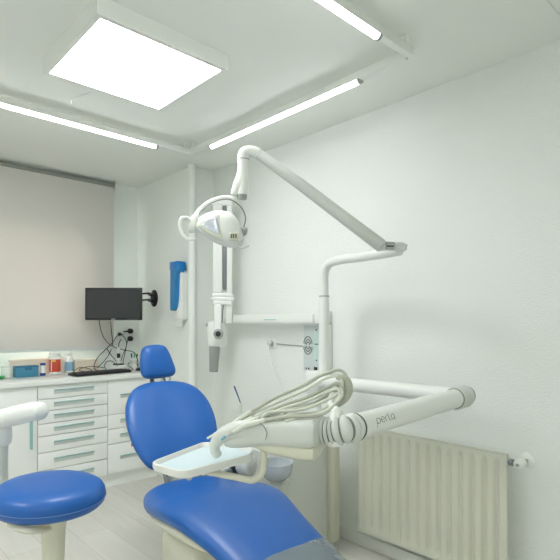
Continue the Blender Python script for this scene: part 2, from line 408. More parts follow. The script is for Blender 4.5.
lt('dock', [(.056,0),(.06,.005),(.058,.045),(.048,.052)], c, M['white'], t)
lt('dock_ring', [(.047,.052),(.046,.060),(.03,.064)], c, M['black'], t)
lt('collar', [(.022,.062),(.02,.085),(.013,.095)], c, M['paleg'], t, 20)
lt('wand', [(.012,.093),(.0125,.18),(.008,.20)], c, M['white'], t, 20)
lt('wand_button', [(.0128,.11),(.0135,.112),(.0135,.145),(.0128,.147)], c, M['dark'], t, 20)
tb('light_guide', [(c[0],c[1],ZT+.20), (c[0]+.002,c[1],ZT+.225), (c[0]+.010,c[1]-.004,ZT+.25), (c[0]+.018,c[1]-.010,ZT+.265)], .0038, M['black'], t, seg=8)

# ------------------------------------------------------------ monitor
def cam_frame(p): return Matrix.Translation(p) @ Matrix.Rotation(YAW, 4, 'Z')
pm = cam_frame((1.708, 3.742, 1.44))
t = thing('monitor', 'black flat monitor hung on a wall arm beside the window', 'monitor', (1.708, 3.742, 1.31))
bm = bmesh.new(); box(bm, None, (.448,.028,.256), .005, mat4=pm); obj('case', bm, M['black'], t)
bm = bmesh.new(); box(bm, None, (.424,.002,.226), mat4=pm @ Matrix.Translation((0,-.0148,.003))); obj('screen', bm, M['screen'], t, smooth=False)
bm = bmesh.new(); box(bm, None, (.24,.03,.15), .012, mat4=pm @ Matrix.Translation((0,.027,0))); obj('rear_housing', bm, M['black'], t)
bm = bmesh.new()
for i in range(6): box(bm, None, (.007,.002,.003), mat4=pm @ Matrix.Translation((.115+i*.015,-.0148,-.120)))
obj('buttons', bm, M['grey'], t, smooth=False)
# maker's word: four small pale letters
bm = bmesh.new()
def strokes(bm, S, m4, r):
    for s in S:
        for a, b in zip(s[:-1], s[1:]): tube(bm, [m4 @ Vector((a[0],0,a[1])), m4 @ Vector((b[0],0,b[1]))], r, seg=5, smooth=False)
LET = {'A': [[(0,0),(.35,1),(.7,0)],[(.15,.4),(.55,.4)]], 'S': [[(.6,.9),(.1,1),(0,.7),(.6,.35),(.5,0),(0,.05)]], 'U': [[(0,1),(0,.1),(.3,0),(.6,.1),(.6,1)]]}
x = -.017
for ch in 'ASUS':
    strokes(bm, [[(x+a*.0095, -.1245+b*.008) for a, b in s] for s in LET[ch]], pm @ Matrix.Translation((0,-.0148,0)), .0009); x += .0085
obj('lettering', bm, M['white'], t)
t = thing('monitor_wall_mount', 'black double-bar wall arm holding the monitor', 'wall mount', (2.1, 3.81, 1.50))
a0 = pm @ Vector((0,.05,.045)); a1 = pm @ Vector((0,.05,.0))
lt('wall_plate', [(.058,0),(.058,.008),(.045,.014),(.015,.016)], None, M['black'], t, m4=Matrix.Translation((XP-.0005, 3.812, 1.500)) @ Matrix.Rotation(-PI/2, 4, 'Y') @ Matrix.Scale(1.25, 4, (1,0,0)))
for dz in (.026, -.026):
    bm = bmesh.new()
    tube(bm, [(2.092, 3.812, 1.50+dz), (2.03, 3.78, 1.50+dz), pm @ Vector((.262,.055,.062+dz)), pm @ Vector((.10,.052,.045+dz)), pm @ Vector((0,.055,.02+dz))], .0075, seg=10)
    obj('arm_bar', bm, M['black'], t)
bm = bmesh.new(); box(bm, None, (.08,.014,.08), .004, mat4=pm @ Matrix.Translation((0,.051,.02))); obj('mounting_plate', bm, M['black'], t)

# sockets and cables
def socket(label, x, z, n, wall='back'):
    t = thing('wall_socket', label, 'socket', (x, YB, z))
    bb('plate', x-.038, x+.038, YB-.009, YB-.0005, z-.038*n, z+.038*n, M['white'], t, bev=.003)
    return t
t = socket('double white wall socket with two black plugs behind the monitor cables', 2.022, 1.185, 1.75)
for dz, sgn in ((.032, 1), (-.036, 0)):
    p = thing('power_plug', 'upper round black plug in the double socket' if sgn else 'lower round black plug in the double socket', 'plug', (2.022, YB-.03, 1.185+dz), 'black plugs in the wall sockets')
    lt('plug_body', [(.021,.0),(.024,.004),(.022,.03),(.012,.04)], None, M['black'], p, 20, Matrix.Translation((2.022, YB-.0095, 1.185+dz)) @ Matrix.Rotation(PI/2, 4, 'X'))
    if sgn: tb('cord_neck', [(2.022, YB-.035, 1.185+dz), (1.99, YB-.045, 1.183+dz), (1.95, YB-.04, 1.181+dz)], [.010,.007,.005], M['black'], p, seg=10)
t = socket('single white wall socket with a small black plug', 1.925, 1.19, 1)
p = thing('power_plug', 'small black plug in the single socket left of the double one', 'plug', (1.925, YB-.03, 1.19), 'black plugs in the wall sockets')
lt('plug_body', [(.014,.0),(.016,.004),(.012,.025),(.006,.03)], None, M['black'], p, 20, Matrix.Translation((1.925, YB-.0095, 1.19)) @ Matrix.Rotation(PI/2, 4, 'X'))
def cable(label, pts, r=.0032, m='black'):
    return tag(tb('cable', pts, r, M[m], seg=6, n=7), label, 'cable', 'cables under the monitor')
cable('black cable hanging from the left underside of the monitor and sweeping right', [(1.674,3.943,1.313), (1.711,3.99,1.222), (1.758,4.001,1.138), (1.833,4.013,1.085), (1.913,3.992,1.057), (1.984,3.967,1.038), (1.995,3.916,0.988), (1.968,3.845,0.926)])
cable('black cable dropping straight from the middle of the monitor', [(1.755,3.907,1.305), (1.8,3.989,1.213), (1.833,4.041,1.126), (1.823,4.049,1.058), (1.743,3.987,0.98), (1.645,3.915,0.925)])
cable('black cable curving from the double socket down left to the keyboard', [(1.941,4.049,1.193), (1.87,4.033,1.177), (1.808,3.995,1.12), (1.743,3.987,1.064), (1.68,3.978,1.009), (1.628,3.931,0.949), (1.609,3.867,0.923)])
cable('black cable arching from the single socket over the curing light', [(1.909,4.079,1.188), (1.916,4.017,1.176), (1.929,3.978,1.125), (1.92,3.986,1.04), (1.898,3.979,0.956), (1.882,3.926,0.917)])
cable('black cable falling from the lower plug behind the pen cup', [(1.984,4.063,1.152), (1.962,4.056,1.079), (1.914,4.032,0.995), (1.873,3.975,0.932)])
cable('black cable running diagonally down to the curing light dock', [(1.781,4.034,1.069), (1.797,3.991,1.019), (1.819,3.943,0.966), (1.794,3.871,0.935)])
cable('black cable looped flat on the counter left of the dock', [(1.603,3.872,0.923), (1.607,3.786,0.91), (1.698,3.865,0.905), (1.74,3.99,0.93), (1.781,4.034,0.963), (1.818,3.999,0.963), (1.806,3.915,0.927)])
cable('thin black cable lying in coils behind the keyboard', [(1.464,3.92,0.916), (1.553,4.029,0.927), (1.58,3.935,0.924), (1.567,3.824,0.916), (1.506,3.826,0.912), (1.52,3.964,0.918), (1.632,4.023,0.931), (1.716,3.944,0.922)], .0028)
cable('black cable coiled on the counter between dock and pen cup', [(1.882,3.926,0.917), (1.854,3.815,0.9), (1.923,3.846,0.903), (1.952,3.997,0.921), (1.988,4.032,0.947), (2.026,3.996,0.943), (2.001,3.91,0.907)], .003)

# ------------------------------------------------------------ blue dispenser on the corner wall
c = Vector((XP, 3.437, 1.50))
t = thing('cup_dispenser', 'blue and white wall dispenser above the headrest', 'dispenser', (XP, 3.338, 1.5))
# local: x along -Y (towards the viewer), y into the room, z up
dm = Matrix.Translation((XP-.001, 3.437, 1.50)) @ Matrix(((0,1,0,0),(-1,0,0,0),(0,0,1,0),(0,0,0,1)))
def dpoly(name, pts, y0, y1, m, parent, bev=.006):
    bm = bmesh.new(); a = [bm.verts.new((x, y0, z)) for x, z in pts]; b = [bm.verts.new((x, y1, z)) for x, z in pts]; n = len(a)
    bm.faces.new(a[::-1]); bm.faces.new(b)
    for i in range(n): bm.faces.new((a[i], a[(i+1)%n], b[(i+1)%n], b[i]))
    if bev: bmesh.ops.bevel(bm, geom=list(bm.edges), offset=bev, segments=3, profile=.5, affect='EDGES')
    return bm
def rot_to(bm, m4): bmesh.ops.transform(bm, matrix=m4, verts=bm.verts); return bm
dm = Matrix.Translation((XP, 3.338, 1.50)) @ Matrix.Rotation(-PI/2, 4, 'Z') @ Matrix.Scale(.5, 4, (1,0,0))     # local x -> -Y, local y -> +X
W_ = [(-.10,-.135),(-.05,-.19),(.085,-.19),(.10,-.17),(.10,.17),(.06,.20),(-.02,.06),(-.04,-.06)]
obj('holder', rot_to(dpoly('', W_, -.060, -.0, None, t, .008), dm), M['white'], t)
B_ = [(-.115,.262),(.09,.262),(.105,.25),(.105,.19),(.055,.17),(.035,-.03),(.0,-.09),(-.05,-.115),(-.115,-.115)]
obj('cup_tube', rot_to(dpoly('', B_, -.098, -.030, None, t, .012), dm), M['disp'], t)
B2 = [(-.117,.266),(.095,.266),(.107,.25),(.107,.205),(.03,.19),(-.117,.20)]
obj('lid', rot_to(dpoly('', B2, -.101, -.020, None, t, .008), dm), mat('blue_lid', (28,124,196), .3, coat=.3), t)
N_ = [(-.03,-.245),(.03,-.245),(.045,-.185),(-.045,-.185)]
obj('spout', rot_to(dpoly('', N_, -.085, -.030, None, t, .006), dm), M['white'], t)

# ------------------------------------------------------------ radiator
t = thing('radiator', 'cream panel radiator with vertical ribs on the rough right wall', 'radiator', (2.25, 1.29, .14))
ry0, ry1, rz0, rz1 = .892, 1.702, .135, .715; xf = 2.200
bm = bmesh.new()
ny = 340; nz = 48
def prof(y):     # groove depth 0..1 across the rib pitch
    d = min(abs(y-(.9385+.056*k)) for k in range(14))
    return .5+.5*math.cos(PI*min(1, d/.017))
def vert(z):
    a = min(z-rz0, rz1-z); return max(0, min(1, (a-.030)/.016))
G = []
for j in range(nz+1):
    z = rz0+(rz1-rz0)*j/nz
    if j: pass
    G.append([bm.verts.new((xf + .015*prof(ry0+(ry1-ry0)*i/ny)*(vert(z)**.6 if vert(z) > 0 else 0), ry0+(ry1-ry0)*i/ny, z)) for i in range(ny+1)])
for j in range(nz):
    for i in range(ny): bm.faces.new((G[j][i], G[j][i+1], G[j+1][i+1], G[j+1][i]))
Bk = {}
def bv(v):
    if v not in Bk: Bk[v] = bm.verts.new((xf+.018, v.co.y, v.co.z))
    return Bk[v]
edge = G[0] + [G[j][-1] for j in range(1, nz+1)] + G[-1][-2::-1] + [G[j][0] for j in range(nz-1, 0, -1)]
for a, b in zip(edge, edge[1:]+edge[:1]): bm.faces.new((a, b, bv(b), bv(a)))
bm.faces.new([bv(v) for v in edge])
obj('front_panel', bm, M['rad'], t)
bm = bmesh.new()
for i in range(40):
    y = ry0+.12+(ry1-ry0-.2)*i/39; box(bm, (xf+.040, y, (rz0+rz1)/2), (.036,.003,.40))
obj('convector_fins', bm, M['rad'], t, smooth=False)
bb('rear_panel', xf+.058, xf+.072, ry0+.11, ry1-.06, rz0+.08, rz1-.08, M['rad'], t, bev=.004)
bm = bmesh.new(); box(bm, (xf+.010, (ry0+ry1)/2, rz1-.001), (.020, ry1-ry0, .006), .002); obj('top_rail', bm, M['rad'], t)
for y in (1.05, 1.55): bb('wall_bracket', xf+.072, XR, y-.015, y+.015, rz1-.12, rz1-.06, M['rad'], t)
vz = .682
tb('valve_pipe', [(2.216, ry0-.001, vz), (2.216, ry0-.036, vz), (2.235, ry0-.049, vz), (2.30, ry0-.049, vz)], .008, M['steel'], t, seg=12)
lt('valve_collar', [(.013,0),(.016,.003),(.016,.016),(.012,.02)], None, M['mid'], t, 16, Matrix.Translation((2.216, ry0-.004, vz)) @ Matrix.Rotation(PI/2, 4, 'X'))
lt('valve_head', [(.014,0),(.020,.003),(.022,.012),(.022,.045),(.017,.052),(.009,.054)], None, M['white'], t, 24, Matrix.Translation((2.245, ry0-.049, vz)) @ Matrix.Rotation(-PI/2, 4, 'Y'))
lt('valve_spindle', [(.007,0),(.007,.004)], None, M['grey'], t, 16, Matrix.Translation((2.1905, ry0-.049, vz)) @ Matrix.Rotation(-PI/2, 4, 'Y'))
lt('wall_rosette', [(.034,0),(.032,.006),(.012,.012)], None, M['white'], t, 24, Matrix.Translation((XR-.0005, ry0-.049, vz)) @ Matrix.Rotation(-PI/2, 4, 'Y'))

# ------------------------------------------------------------ X-ray machine and its control box
t = thing('xray_control_box', 'white control box with round fan vents on the right wall behind the pole', 'control box', (XR, 2.06, 1.1))
by0, by1, bz0, bz1, bxf = 1.985, 2.180, .982, 1.284, 2.247
bb('case', bxf, XR-.0005, by0, by1, bz0, bz1, M['white'], t, bev=.006)
bb('face_plate', bxf-.0004, bxf+.001, by0+.012, by1-.008, bz0+.010, bz1-.010, mat('face_grey', (208,216,214), .4), t)
def onf(y, z): return Vector((bxf-.0006, y, z))
bm = bmesh.new()
vc = (2.136, 1.150)
for r in (.037, .025, .014):
    for a0, a1 in ((12, 168), (192, 348)):
        tube(bm, [onf(vc[0]+r*math.cos(math.radians(a)), vc[1]+r*1.5*math.sin(math.radians(a))) for a in range(a0, a1+1, 12)], .0032, seg=6, smooth=False)
obj('fan_vent', bm, M['ink'], t)
bb('aqua_strip', bxf-.0012, bxf-.0003, 2.062, 2.082, 1.05, 1.235, M['tealstrip'], t)
for iz, iw, ih in ((1.160,.026,.006), (1.248,.008,.010), (1.06,.008,.008)): bx('indicator', (bxf-.002, 2.064, iz), (.003, iw, ih), M['black'], t)
bb('power_switch', bxf-.004, bxf-.0003, 2.055, 2.083, .994, 1.018, M['black'], t, bev=.001)
bm = bmesh.new()
for y in (2.128, 2.150): box(bm, (bxf-.0015, y, 1.005), (.002,.012,.005)); box(bm, (bxf-.0015, y, 1.005), (.002,.005,.014))
obj('symbols', bm, M['dark'], t)
bb('cable_cover', 2.285, XR-.0005, 2.10, 2.17, .62, .971, M['white'], t, bev=.003)
tb('cable', [(2.275, 2.165, .972), (2.282, 2.168, .85), (2.282, 2.166, .70), (2.285, 2.16, .62)], .003, M['grey'], t, seg=6)
c = (XR, 2.528, 1.152)
t = thing('wall_socket', 'white wall socket below the X-ray arm', 'socket', c); bb('plate', XR-.01, XR-.0005, 2.49, 2.566, 1.114, 1.19, M['white'], t, bev=.003)
p = thing('power_plug', 'white plug in the socket below the X-ray arm', 'plug', (XR-.03, 2.528, 1.15))
lt('plug_body', [(.02,.0),(.022,.004),(.020,.03),(.01,.036)], None, M['paleg'], p, 20, Matrix.Translation((XR-.0105, 2.528, 1.152)) @ Matrix.Rotation(-PI/2, 4, 'Y'))
tb('cord', [(2.265,2.528,1.14), (2.26,2.528,1.10), (2.275,2.50,.98), (2.285,2.44,.87), (2.29,2.34,.80), (2.29,2.24,.76), (2.29,2.18,.74)], .0035, M['white'], p, seg=8)
tag(tb('wall_cable', [(XR-.006, 2.488, 1.147), (XR-.006, 2.35, 1.143), (XR-.006, 2.1795, 1.139)], .004, M['grey'], seg=6), 'thin grey cable between wall socket and X-ray control box', 'cable')

t = thing('xray_machine', 'white wall-mounted dental X-ray machine with vertical arm and grey cone', 'X-ray machine', (XR, 2.06, 1.31))
bb('wall_mount', 2.21, XR-.0005, 1.99, 2.075, 1.287, 1.365, M['white'], t, bev=.006)
bm = bmesh.new(); box(bm, (2.22, 2.475, 1.318), (.06, .86, .058), .01); obj('horizontal_arm', bm, M['white'], t)
bx('logo_strip', (2.1893, 2.43, 1.312), (.0015,.12,.006), M['teal'], t)
# vertical scissor arm: frame looking at the room's centre
xm = cam_frame((2.133, 2.877, 0)); xc = 0
def xb(name, x, y, z, sx, sy, sz, m, par, bev=.005):
    bm = bmesh.new(); box(bm, None, (sx, sy, sz), bev, mat4=xm @ Matrix.Translation((x, y, z))); return obj(name, bm, m, par)
ua = bmesh.new()
box(ua, None, (.07,.06,.66), .008, mat4=xm @ Matrix.Translation((-.034,0,1.84))); box(ua, None, (.04,.055,.64), .008, mat4=xm @ Matrix.Translation((.05,0,1.83)))
box(ua, None, (.15,.07,.05), .012, mat4=xm @ Matrix.Translation((0,0,2.155)))
v_arm = obj('vertical_arm', ua, M['white'], t)
xb('guide_rail', .018, -.012, 1.83, .030, .03, .60, M['mid'], t, .003)
bm = bmesh.new()
for cz, cw, ch in ((1.492, .150, .034), (1.462, .168, .032), (1.435, .136, .030)): box(bm, None, (cw, .09, ch), .010, mat4=xm @ Matrix.Translation((0,0,cz)))
obj('arm_collar', bm, M['white'], t)
bm = bmesh.new(); box(bm, None, (.052,.06,.25), .01, mat4=xm @ Matrix.Translation((-.03,-.02,1.30))); obj('yoke', bm, M['white'], t)
xb('rear_bracket', .045, .01, 1.37, .05, .06, .17, M['white'], t, .008)
bm = bmesh.new(); pillow(bm, sup(.072,.105,4.5,36), .05, 3.5, 8, m4=xm @ Matrix.Translation((-.045,.05,1.205)) @ Matrix.Rotation(math.radians(-3), 4, 'Y')); hd = obj('tube_head', bm, M['white'], t)
lt('pivot', [(.036,0),(.034,.008),(.026,.012)], None, M['grey'], t, 28, xm @ Matrix.Translation((-.026,-.049,1.212)) @ Matrix.Rotation(PI/2, 4, 'X'))
lt('pivot_ring', [(.020,0),(.018,.004),(.010,.005)], None, M['dark'], t, 24, xm @ Matrix.Translation((-.026,-.0615,1.212)) @ Matrix.Rotation(PI/2, 4, 'X'))
xb('small_lever', -.115, .03, 1.275, .016, .02, .025, M['grey'], t, .003)
bm = bmesh.new()
tube(bm, [xm @ Vector((-.062,.03,1.12)), xm @ Vector((-.070,.03,.935))], [.042,.031], seg=24, smooth=False, n=4)
obj('cone', bm, M['cone'], t)
tb('power_cable', [xm @ Vector((.01,.0,1.46)), xm @ Vector((.004,-.03,1.38)), xm @ Vector((-.002,-.035,1.29))], .004, M['mid'], t, seg=8)

# ------------------------------------------------------------ dental unit (housing, pole, delivery arm)
U = thing('dental_unit', 'white floor-standing dental unit with tall pole and jointed delivery arm', 'dental unit', (1.97, 2.0, 0))
hm = Matrix.Translation((1.975, 2.005, 0))
bm = bmesh.new(); slab(bm, [(1.955+x, 2.02+y) for x, y in sup(.225, .19, 3.2, 56)], .045, .60, .012); hs = obj('housing', bm, M['paleg'], U)
bm = bmesh.new(); slab(bm, [(1.955+x, 2.02+y) for x, y in sup(.205, .17, 3.2, 56)], 0, .046); obj('foot_plinth', bm, M['grey'], U)
bm = bmesh.new()
box(bm, (2.143, 1.905, .335), (.075,.185,.585), .02, seg=3); obj('side_panel', bm, M['cream'], U)
bm = bmesh.new(); slab(bm, [(1.985+x, 1.93+y) for x, y in sup(.17, .11, 2.4, 40)], .60, .632, .008); obj('top_lid', bm, M['white'], U)
P0 = Vector((1.987, 1.77, 0))
lt('pole_base', [(.055,.0),(.055,.02),(.042,.04),(.036,.35),(.034,.36)], (1.987,1.84,.630), M['white'], U, 28)
PX_, PY_ = 1.987, 1.84
bm = bmesh.new()
tube(bm, [(2.032,1.81,0.895), (2.032,1.81,1.253), (2.032,1.81,1.44)], .0285, seg=24, smooth=False); obj('pole', bm, M['white'], U)
# spittoon
sc = (1.665, 1.80)
lt('spittoon_bowl', [(.025,.53),(.05,.535),(.072,.56),(.082,.595),(.083,.62),(.077,.62),(.074,.595),(.062,.565),(.03,.55)], (sc[0], sc[1], -.02), M['spit'], U, 40)
tb('spittoon_support', [(1.80,1.90,.46), (1.72,1.84,.45), (1.665,1.80,.495)], [.045,.04,.03], M['paleg'], U, seg=20)
# arm from the pole along the wall
JX = Vector((1.079, .908, .984)); EL = Vector((1.975, .985, .984))
tb('rear_arm', [(1.99,1.83,.968), (2.01,1.60,.972), (2.01,1.30,.975), (1.995,1.08,.978), (1.975,1.02,.98)], [.036,.034,.034,.036,.036], M['white'], U, seg=24, rnd=.02)
lt('arm_socket', [(.044,-.06),(.05,-.05),(.05,.05),(.044,.06)], (1.987, 1.84, .968), M['white'], U, 28)
d2 = (EL-JX).normalized()
tb('front_arm', [JX+d2*.075, JX+d2*.30, JX+d2*.55, JX+d2*.84], .0385, M['white'], U, seg=28, smooth=False)
def bellows(name, pts, r0, n, par, m='grey', tail=False):
    bm = bmesh.new()
    def R(t):
        q = (t*n) % 1.0; r = r0 - .005 + .0105*abs(math.sin(PI*q))**.9
        return r * (1 if not tail else math.sqrt(max(.15, 1-max(0, (t-.72)/.30)**2)))
    tube(bm, pts, R, seg=32, n=int(18*n/(len(pts)-1)), rnd=.004)
    o = obj(name, bm, M[m], par)
    tb(name+'_fold_shade', list(pts[:-1]) + [pts[-2].lerp(pts[-1], .8)], r0-.0012, M['brown'], par, seg=28)  # inner tube in a darker grey puts shade into the fold valleys
    return o
bellows('elbow_bellows', [JX+d2*.82, JX+d2*.885, JX+d2*.955], .043, 5, U, 'paleg', True)
tb('collar_seam', [JX+d2*.0855, JX+d2*.0885], .042, M['ink'], U, smooth=False, seg=28)
# lettering wrapped on the arm
PER = {'p': [[(0,-.45),(0,.2),(.05,.55),(.3,.66),(.55,.5),(.58,.2),(.4,0),(.12,0),(0,.12)]],
 'e': [[(0,.33),(.55,.38),(.5,.6),(.25,.66),(.04,.5),(0,.25),(.15,.02),(.4,0),(.58,.12)]],
 'r': [[(0,0),(0,.45),(.1,.6),(.35,.66)]],
 'l': [[(0,.95),(0,.75),(0,.55),(0,.35),(0,.15),(.12,.0),(.3,.0)]],
 'a': [[(.55,.65),(.2,.62),(0,.4),(.04,.1),(.25,0),(.5,.15),(.55,.62),(.56,.1),(.62,0)]]}
bm = bmesh.new(); xx = 0; S = .0245; side = Vector((0,0,1)).cross(d2).normalized()
camdir = Vector((-1.33,-.93,.31)); camdir -= d2*camdir.dot(d2); camdir.normalize(); upv = d2.cross(camdir); upv = upv if upv.z > 0 else -upv
def wrap(x, z):
    a = z/.0386; return JX + d2*(.152+x) + camdir*math.cos(a)*.0387 + upv*math.sin(a)*.0387
for ch, adv in (('p',.80),('e',.80),('r',.58),('l',.46),('a',.8)):
    for s in PER[ch]: tube(bm, [wrap((xx+a)*S*1.35, (b-.35)*S) for a, b in s], .0009, seg=5, n=4)
    xx += adv
obj('lettering', bm, M['ink'], U)
# delivery head
Wd = Vector((-.48, .877, 0)); Dd = Vector((.877, .48, 0))
def dl(w, d, z): return JX + Wd*w + Dd*d + Vector((0,0,z-.984))
def loft(bm, secs, e=3.4, n=40, frame=dl):
    RR = []
    for w, dc, zc, hd, hz in secs:
        RR.append([bm.verts.new(frame(w, dc+x, zc+z)) for x, z in sup(hd, hz, e, n)])
    rings(bm, RR)
bm = bmesh.new()
loft(bm, [(.056,.05,.972,.03,.015),(.059,.05,.972,.06,.028),(.066,.05,.972,.078,.038),(.08,.05,.972,.084,.043),(.12,.05,.971,.086,.044),(.22,.05,.968,.086,.044),
          (.27,.045,.962,.082,.044),(.30,.035,.955,.072,.041),(.325,.022,.947,.055,.034),(.342,.012,.941,.038,.024),(.350,.005,.938,.02,.010)])
dh = obj('delivery_head', bm, M['cream' if 0 else 'paleg'], U)
bm = bmesh.new(); loft(bm, [(.065,.05,.915,.055,.012),(.07,.05,.915,.066,.022),(.10,.05,.917,.07,.028),(.20,.05,.925,.07,.024),(.26,.05,.935,.06,.018)]); obj('lower_shell', bm, M['cream'], U)
tb('head_grip', [dl(.25,-.000,.965), dl(.30,-.010,.968), dl(.345,-.018,.956), dl(.371,-.024,.930), dl(.374,-.024,.908), dl(.368,-.02,.893)], [.034,.032,.025,.018,.0155,.015], M['paleg'], U, seg=20, rnd=.008)
bm = bmesh.new(); tube(bm, [dl(.20,-.040,.975), dl(.212,-.038,.995), dl(.235,-.028,1.006), dl(.25,0,1.012)], .0012, seg=5); tube(bm, [dl(.20,-.040,.975), dl(.205,-.040,.955)], .0012, seg=5, smooth=False); obj('panel_seam', bm, M['brown'], U)
bm = bmesh.new(); box(bm, None, (.05,.03,.005), .002, mat4=Matrix.Translation(dl(.235,.03,1.0125)) @ Matrix.Rotation(math.atan2(.877,-.48), 4, 'Z')); obj('key_pad', bm, M['hosew'], U)
bellows('joint_bellows', [dl(.055,.05,.972), dl(.026,.046,.975), JX+d2*.035+Dd*.012, JX+d2*.085], .0375, 7, U, 'paleg')
tb('joint_post', [dl(.02,.045,.935), dl(.02,.045,.985), dl(.015,.06,1.035)], [.026,.024,.018], M['white'], U, seg=20)
tb('tray_bracket', [(0.862,1.248,0.843), (0.898,1.215,0.832), (0.938,1.177,0.821), (0.967,1.15,0.815), (0.985,1.133,0.834), (0.99,1.128,0.867), (0.99,1.128,0.901), (0.99,1.128,0.919)], .0105, M['cream'], U, seg=16)
# whip bracket that carries the hoses
tb('hose_bracket', [dl(.015,.06,1.03), (1.163,1.007,1.042), (1.193,1.02,1.075), (1.224,1.018,1.101)], [.014,.013,.013,.012], M['white'], U, seg=16, rnd=.008)
bm = bmesh.new()
tube(bm, [(1.202,1.011,1.123), (1.22,0.994,1.113), (1.226,0.989,1.085), (1.218,0.996,1.056), (1.198,1.008,1.035)], [.010,.013,.015,.013,.009], seg=20, rnd=.008); obj('hose_ring', bm, M['hose'], U)

# tray on the bracket
tp = [(.959,1.407),(.725,1.318),(.706,1.296),(.722,1.185),(.742,1.165),(.985,1.172),(1.03,1.23),(1.04,1.33)]
t = thing('instrument_tray', 'white rimmed instrument tray held under the delivery head', 'tray', (.86, 1.28, .865))
tcx = sum(p[0] for p in tp)/len(tp); tcy = sum(p[1] for p in tp)/len(tp)
def tsc(k): return [(tcx+(x-tcx)*k, tcy+(y-tcy)*k) for x, y in tp]
def rnd_poly(pts, r, n=5):
    out = []; N = len(pts)
    for i in range(N):
        a, b, c = Vector(pts[i-1]), Vector(pts[i]), Vector(pts[(i+1)%N]); l = min(r, (a-b).length*.45, (c-b).length*.45)
        p, q = b+(a-b).normalized()*l, b+(c-b).normalized()*l
        for k in range(n+1):
            s = k/n; out.append(tuple(p*(1-s)**2 + b*2*s*(1-s) + q*s*s))
    return out
def ring_at(bm, pts, z): return [bm.verts.new((x, y, z)) for x, y in pts]
bm = bmesh.new()
O = rnd_poly(tp, .02)
def sc_(k): return [(tcx+(x-tcx)*k, tcy+(y-tcy)*k) for x, y in O]
rings(bm, [ring_at(bm, sc_(.90), .862), ring_at(bm, sc_(.97), .864), ring_at(bm, sc_(1.0), .876), ring_at(bm, sc_(1.0), .886), ring_at(bm, sc_(.975), .888), ring_at(bm, sc_(.93), .882), ring_at(bm, sc_(.90), .872)])
obj('tray_body', bm, M['white'], t)
bm = bmesh.new(); slab(bm, sc_(.895), .8725, .8745); obj('tray_liner', bm, mat('tray_mat', (214,232,238), .35, coat=.3), t, smooth=False)
lt('knob', [(.005,0),(.008,.002),(.008,.009),(.005,.011)], (.765,1.19,.850), M['steel'], t, 14)

# hand instruments with their hoses --------------------------------------
def handpiece(label, tip, mid, tail, hose, hm_='hose', tipm='aqua', tr=.0045):
    t = thing('dental_handpiece', label, 'dental instrument', tuple(mid), 'instruments on the delivery head')
    tip, mid, tail = Vector(tip), Vector(mid), Vector(tail)
    tb('body', [tip.lerp(mid,.35), mid, mid.lerp(tail,.5), tail], [.0055,.0078,.0085,.0075], M['hosew'], t, seg=14, rnd=.004)
    tb('tip', [tip, tip.lerp(mid,.33)], [tr*.8, tr], M[tipm], t, seg=10, smooth=False)
    tb('hose', [tail.lerp(mid,.06)] + [Vector(h) for h in hose], .0052, M[hm_], t, seg=10, n=7)
    return t
handpiece('topmost white handpiece, its hose highest in the bundle', (0.865,1.246,0.942), (0.913,1.2,0.977), (0.973,1.171,1.019),
  [(1.05,1.141,1.058), (1.126,1.096,1.093), (1.18,1.059,1.127), (1.217,1.024,1.143), (1.228,1.0,1.125), (1.218,0.996,1.088), (1.168,1.016,1.059), (1.108,1.045,1.037), (1.038,1.083,1.027), (0.967,1.108,1.016), (0.941,1.105,1.005)], 'hose', 'hosew')
handpiece('second handpiece from the top, its hose just under the highest', (0.895,1.258,0.942), (0.937,1.205,0.982), (0.993,1.166,1.02),
  [(1.05,1.127,1.047), (1.123,1.085,1.08), (1.17,1.042,1.116), (1.2,1.013,1.126), (1.203,0.996,1.108), (1.189,0.996,1.078), (1.149,1.02,1.051), (1.071,1.052,1.029), (0.991,1.099,1.025), (0.952,1.109,1.006)], 'hosew', 'aqua')
handpiece('middle handpiece with an aqua tip above the tray', (0.87,1.227,0.921), (0.903,1.196,0.964), (0.958,1.144,1.006),
  [(1.04,1.108,1.037), (1.125,1.07,1.061), (1.179,1.033,1.091), (1.194,1.005,1.105), (1.196,0.99,1.084), (1.162,0.994,1.05), (1.104,1.007,1.024), (1.032,1.034,1.023), (0.975,1.06,1.013)], 'hose')
handpiece('fourth handpiece from the top, lying on the front edge', (0.872,1.184,0.947), (0.91,1.162,0.98), (0.965,1.124,1.008),
  [(1.043,1.092,1.032), (1.118,1.063,1.051), (1.167,1.031,1.076), (1.184,1.001,1.087), (1.183,0.988,1.067), (1.142,0.985,1.038), (1.089,0.994,1.022), (1.036,1.017,1.017), (0.989,1.032,1.009)], 'hosew')
handpiece('lowest handpiece, its thick hose running over the front of the head', (0.869,1.146,0.966), (0.907,1.124,0.99), (0.955,1.086,1.008),
  [(1.007,1.03,1.02), (1.06,0.98,1.023), (1.099,0.971,1.03), (1.148,0.966,1.055), (1.182,0.975,1.075), (1.194,1.005,1.089), (1.174,1.037,1.062), (1.142,1.068,1.037), (1.091,1.088,1.028), (1.029,1.078,1.021), (0.997,1.066,1.006)], 'hose', 'steel', .003)
t = thing('syringe_nozzle', 'thin dark blue needle standing up from the instruments', 'dental instrument', (0.95,1.193,1.031))
tb('cone', [(0.949,1.194,1.016), (0.953,1.191,1.047)], [.0075,.0035], M['paleg'], t, seg=12, smooth=False)
tb('needle', [(0.952,1.191,1.044), (0.945,1.198,1.071), (0.937,1.205,1.099)], [.0016,.0020,.0024], M['navy'], t, seg=8)

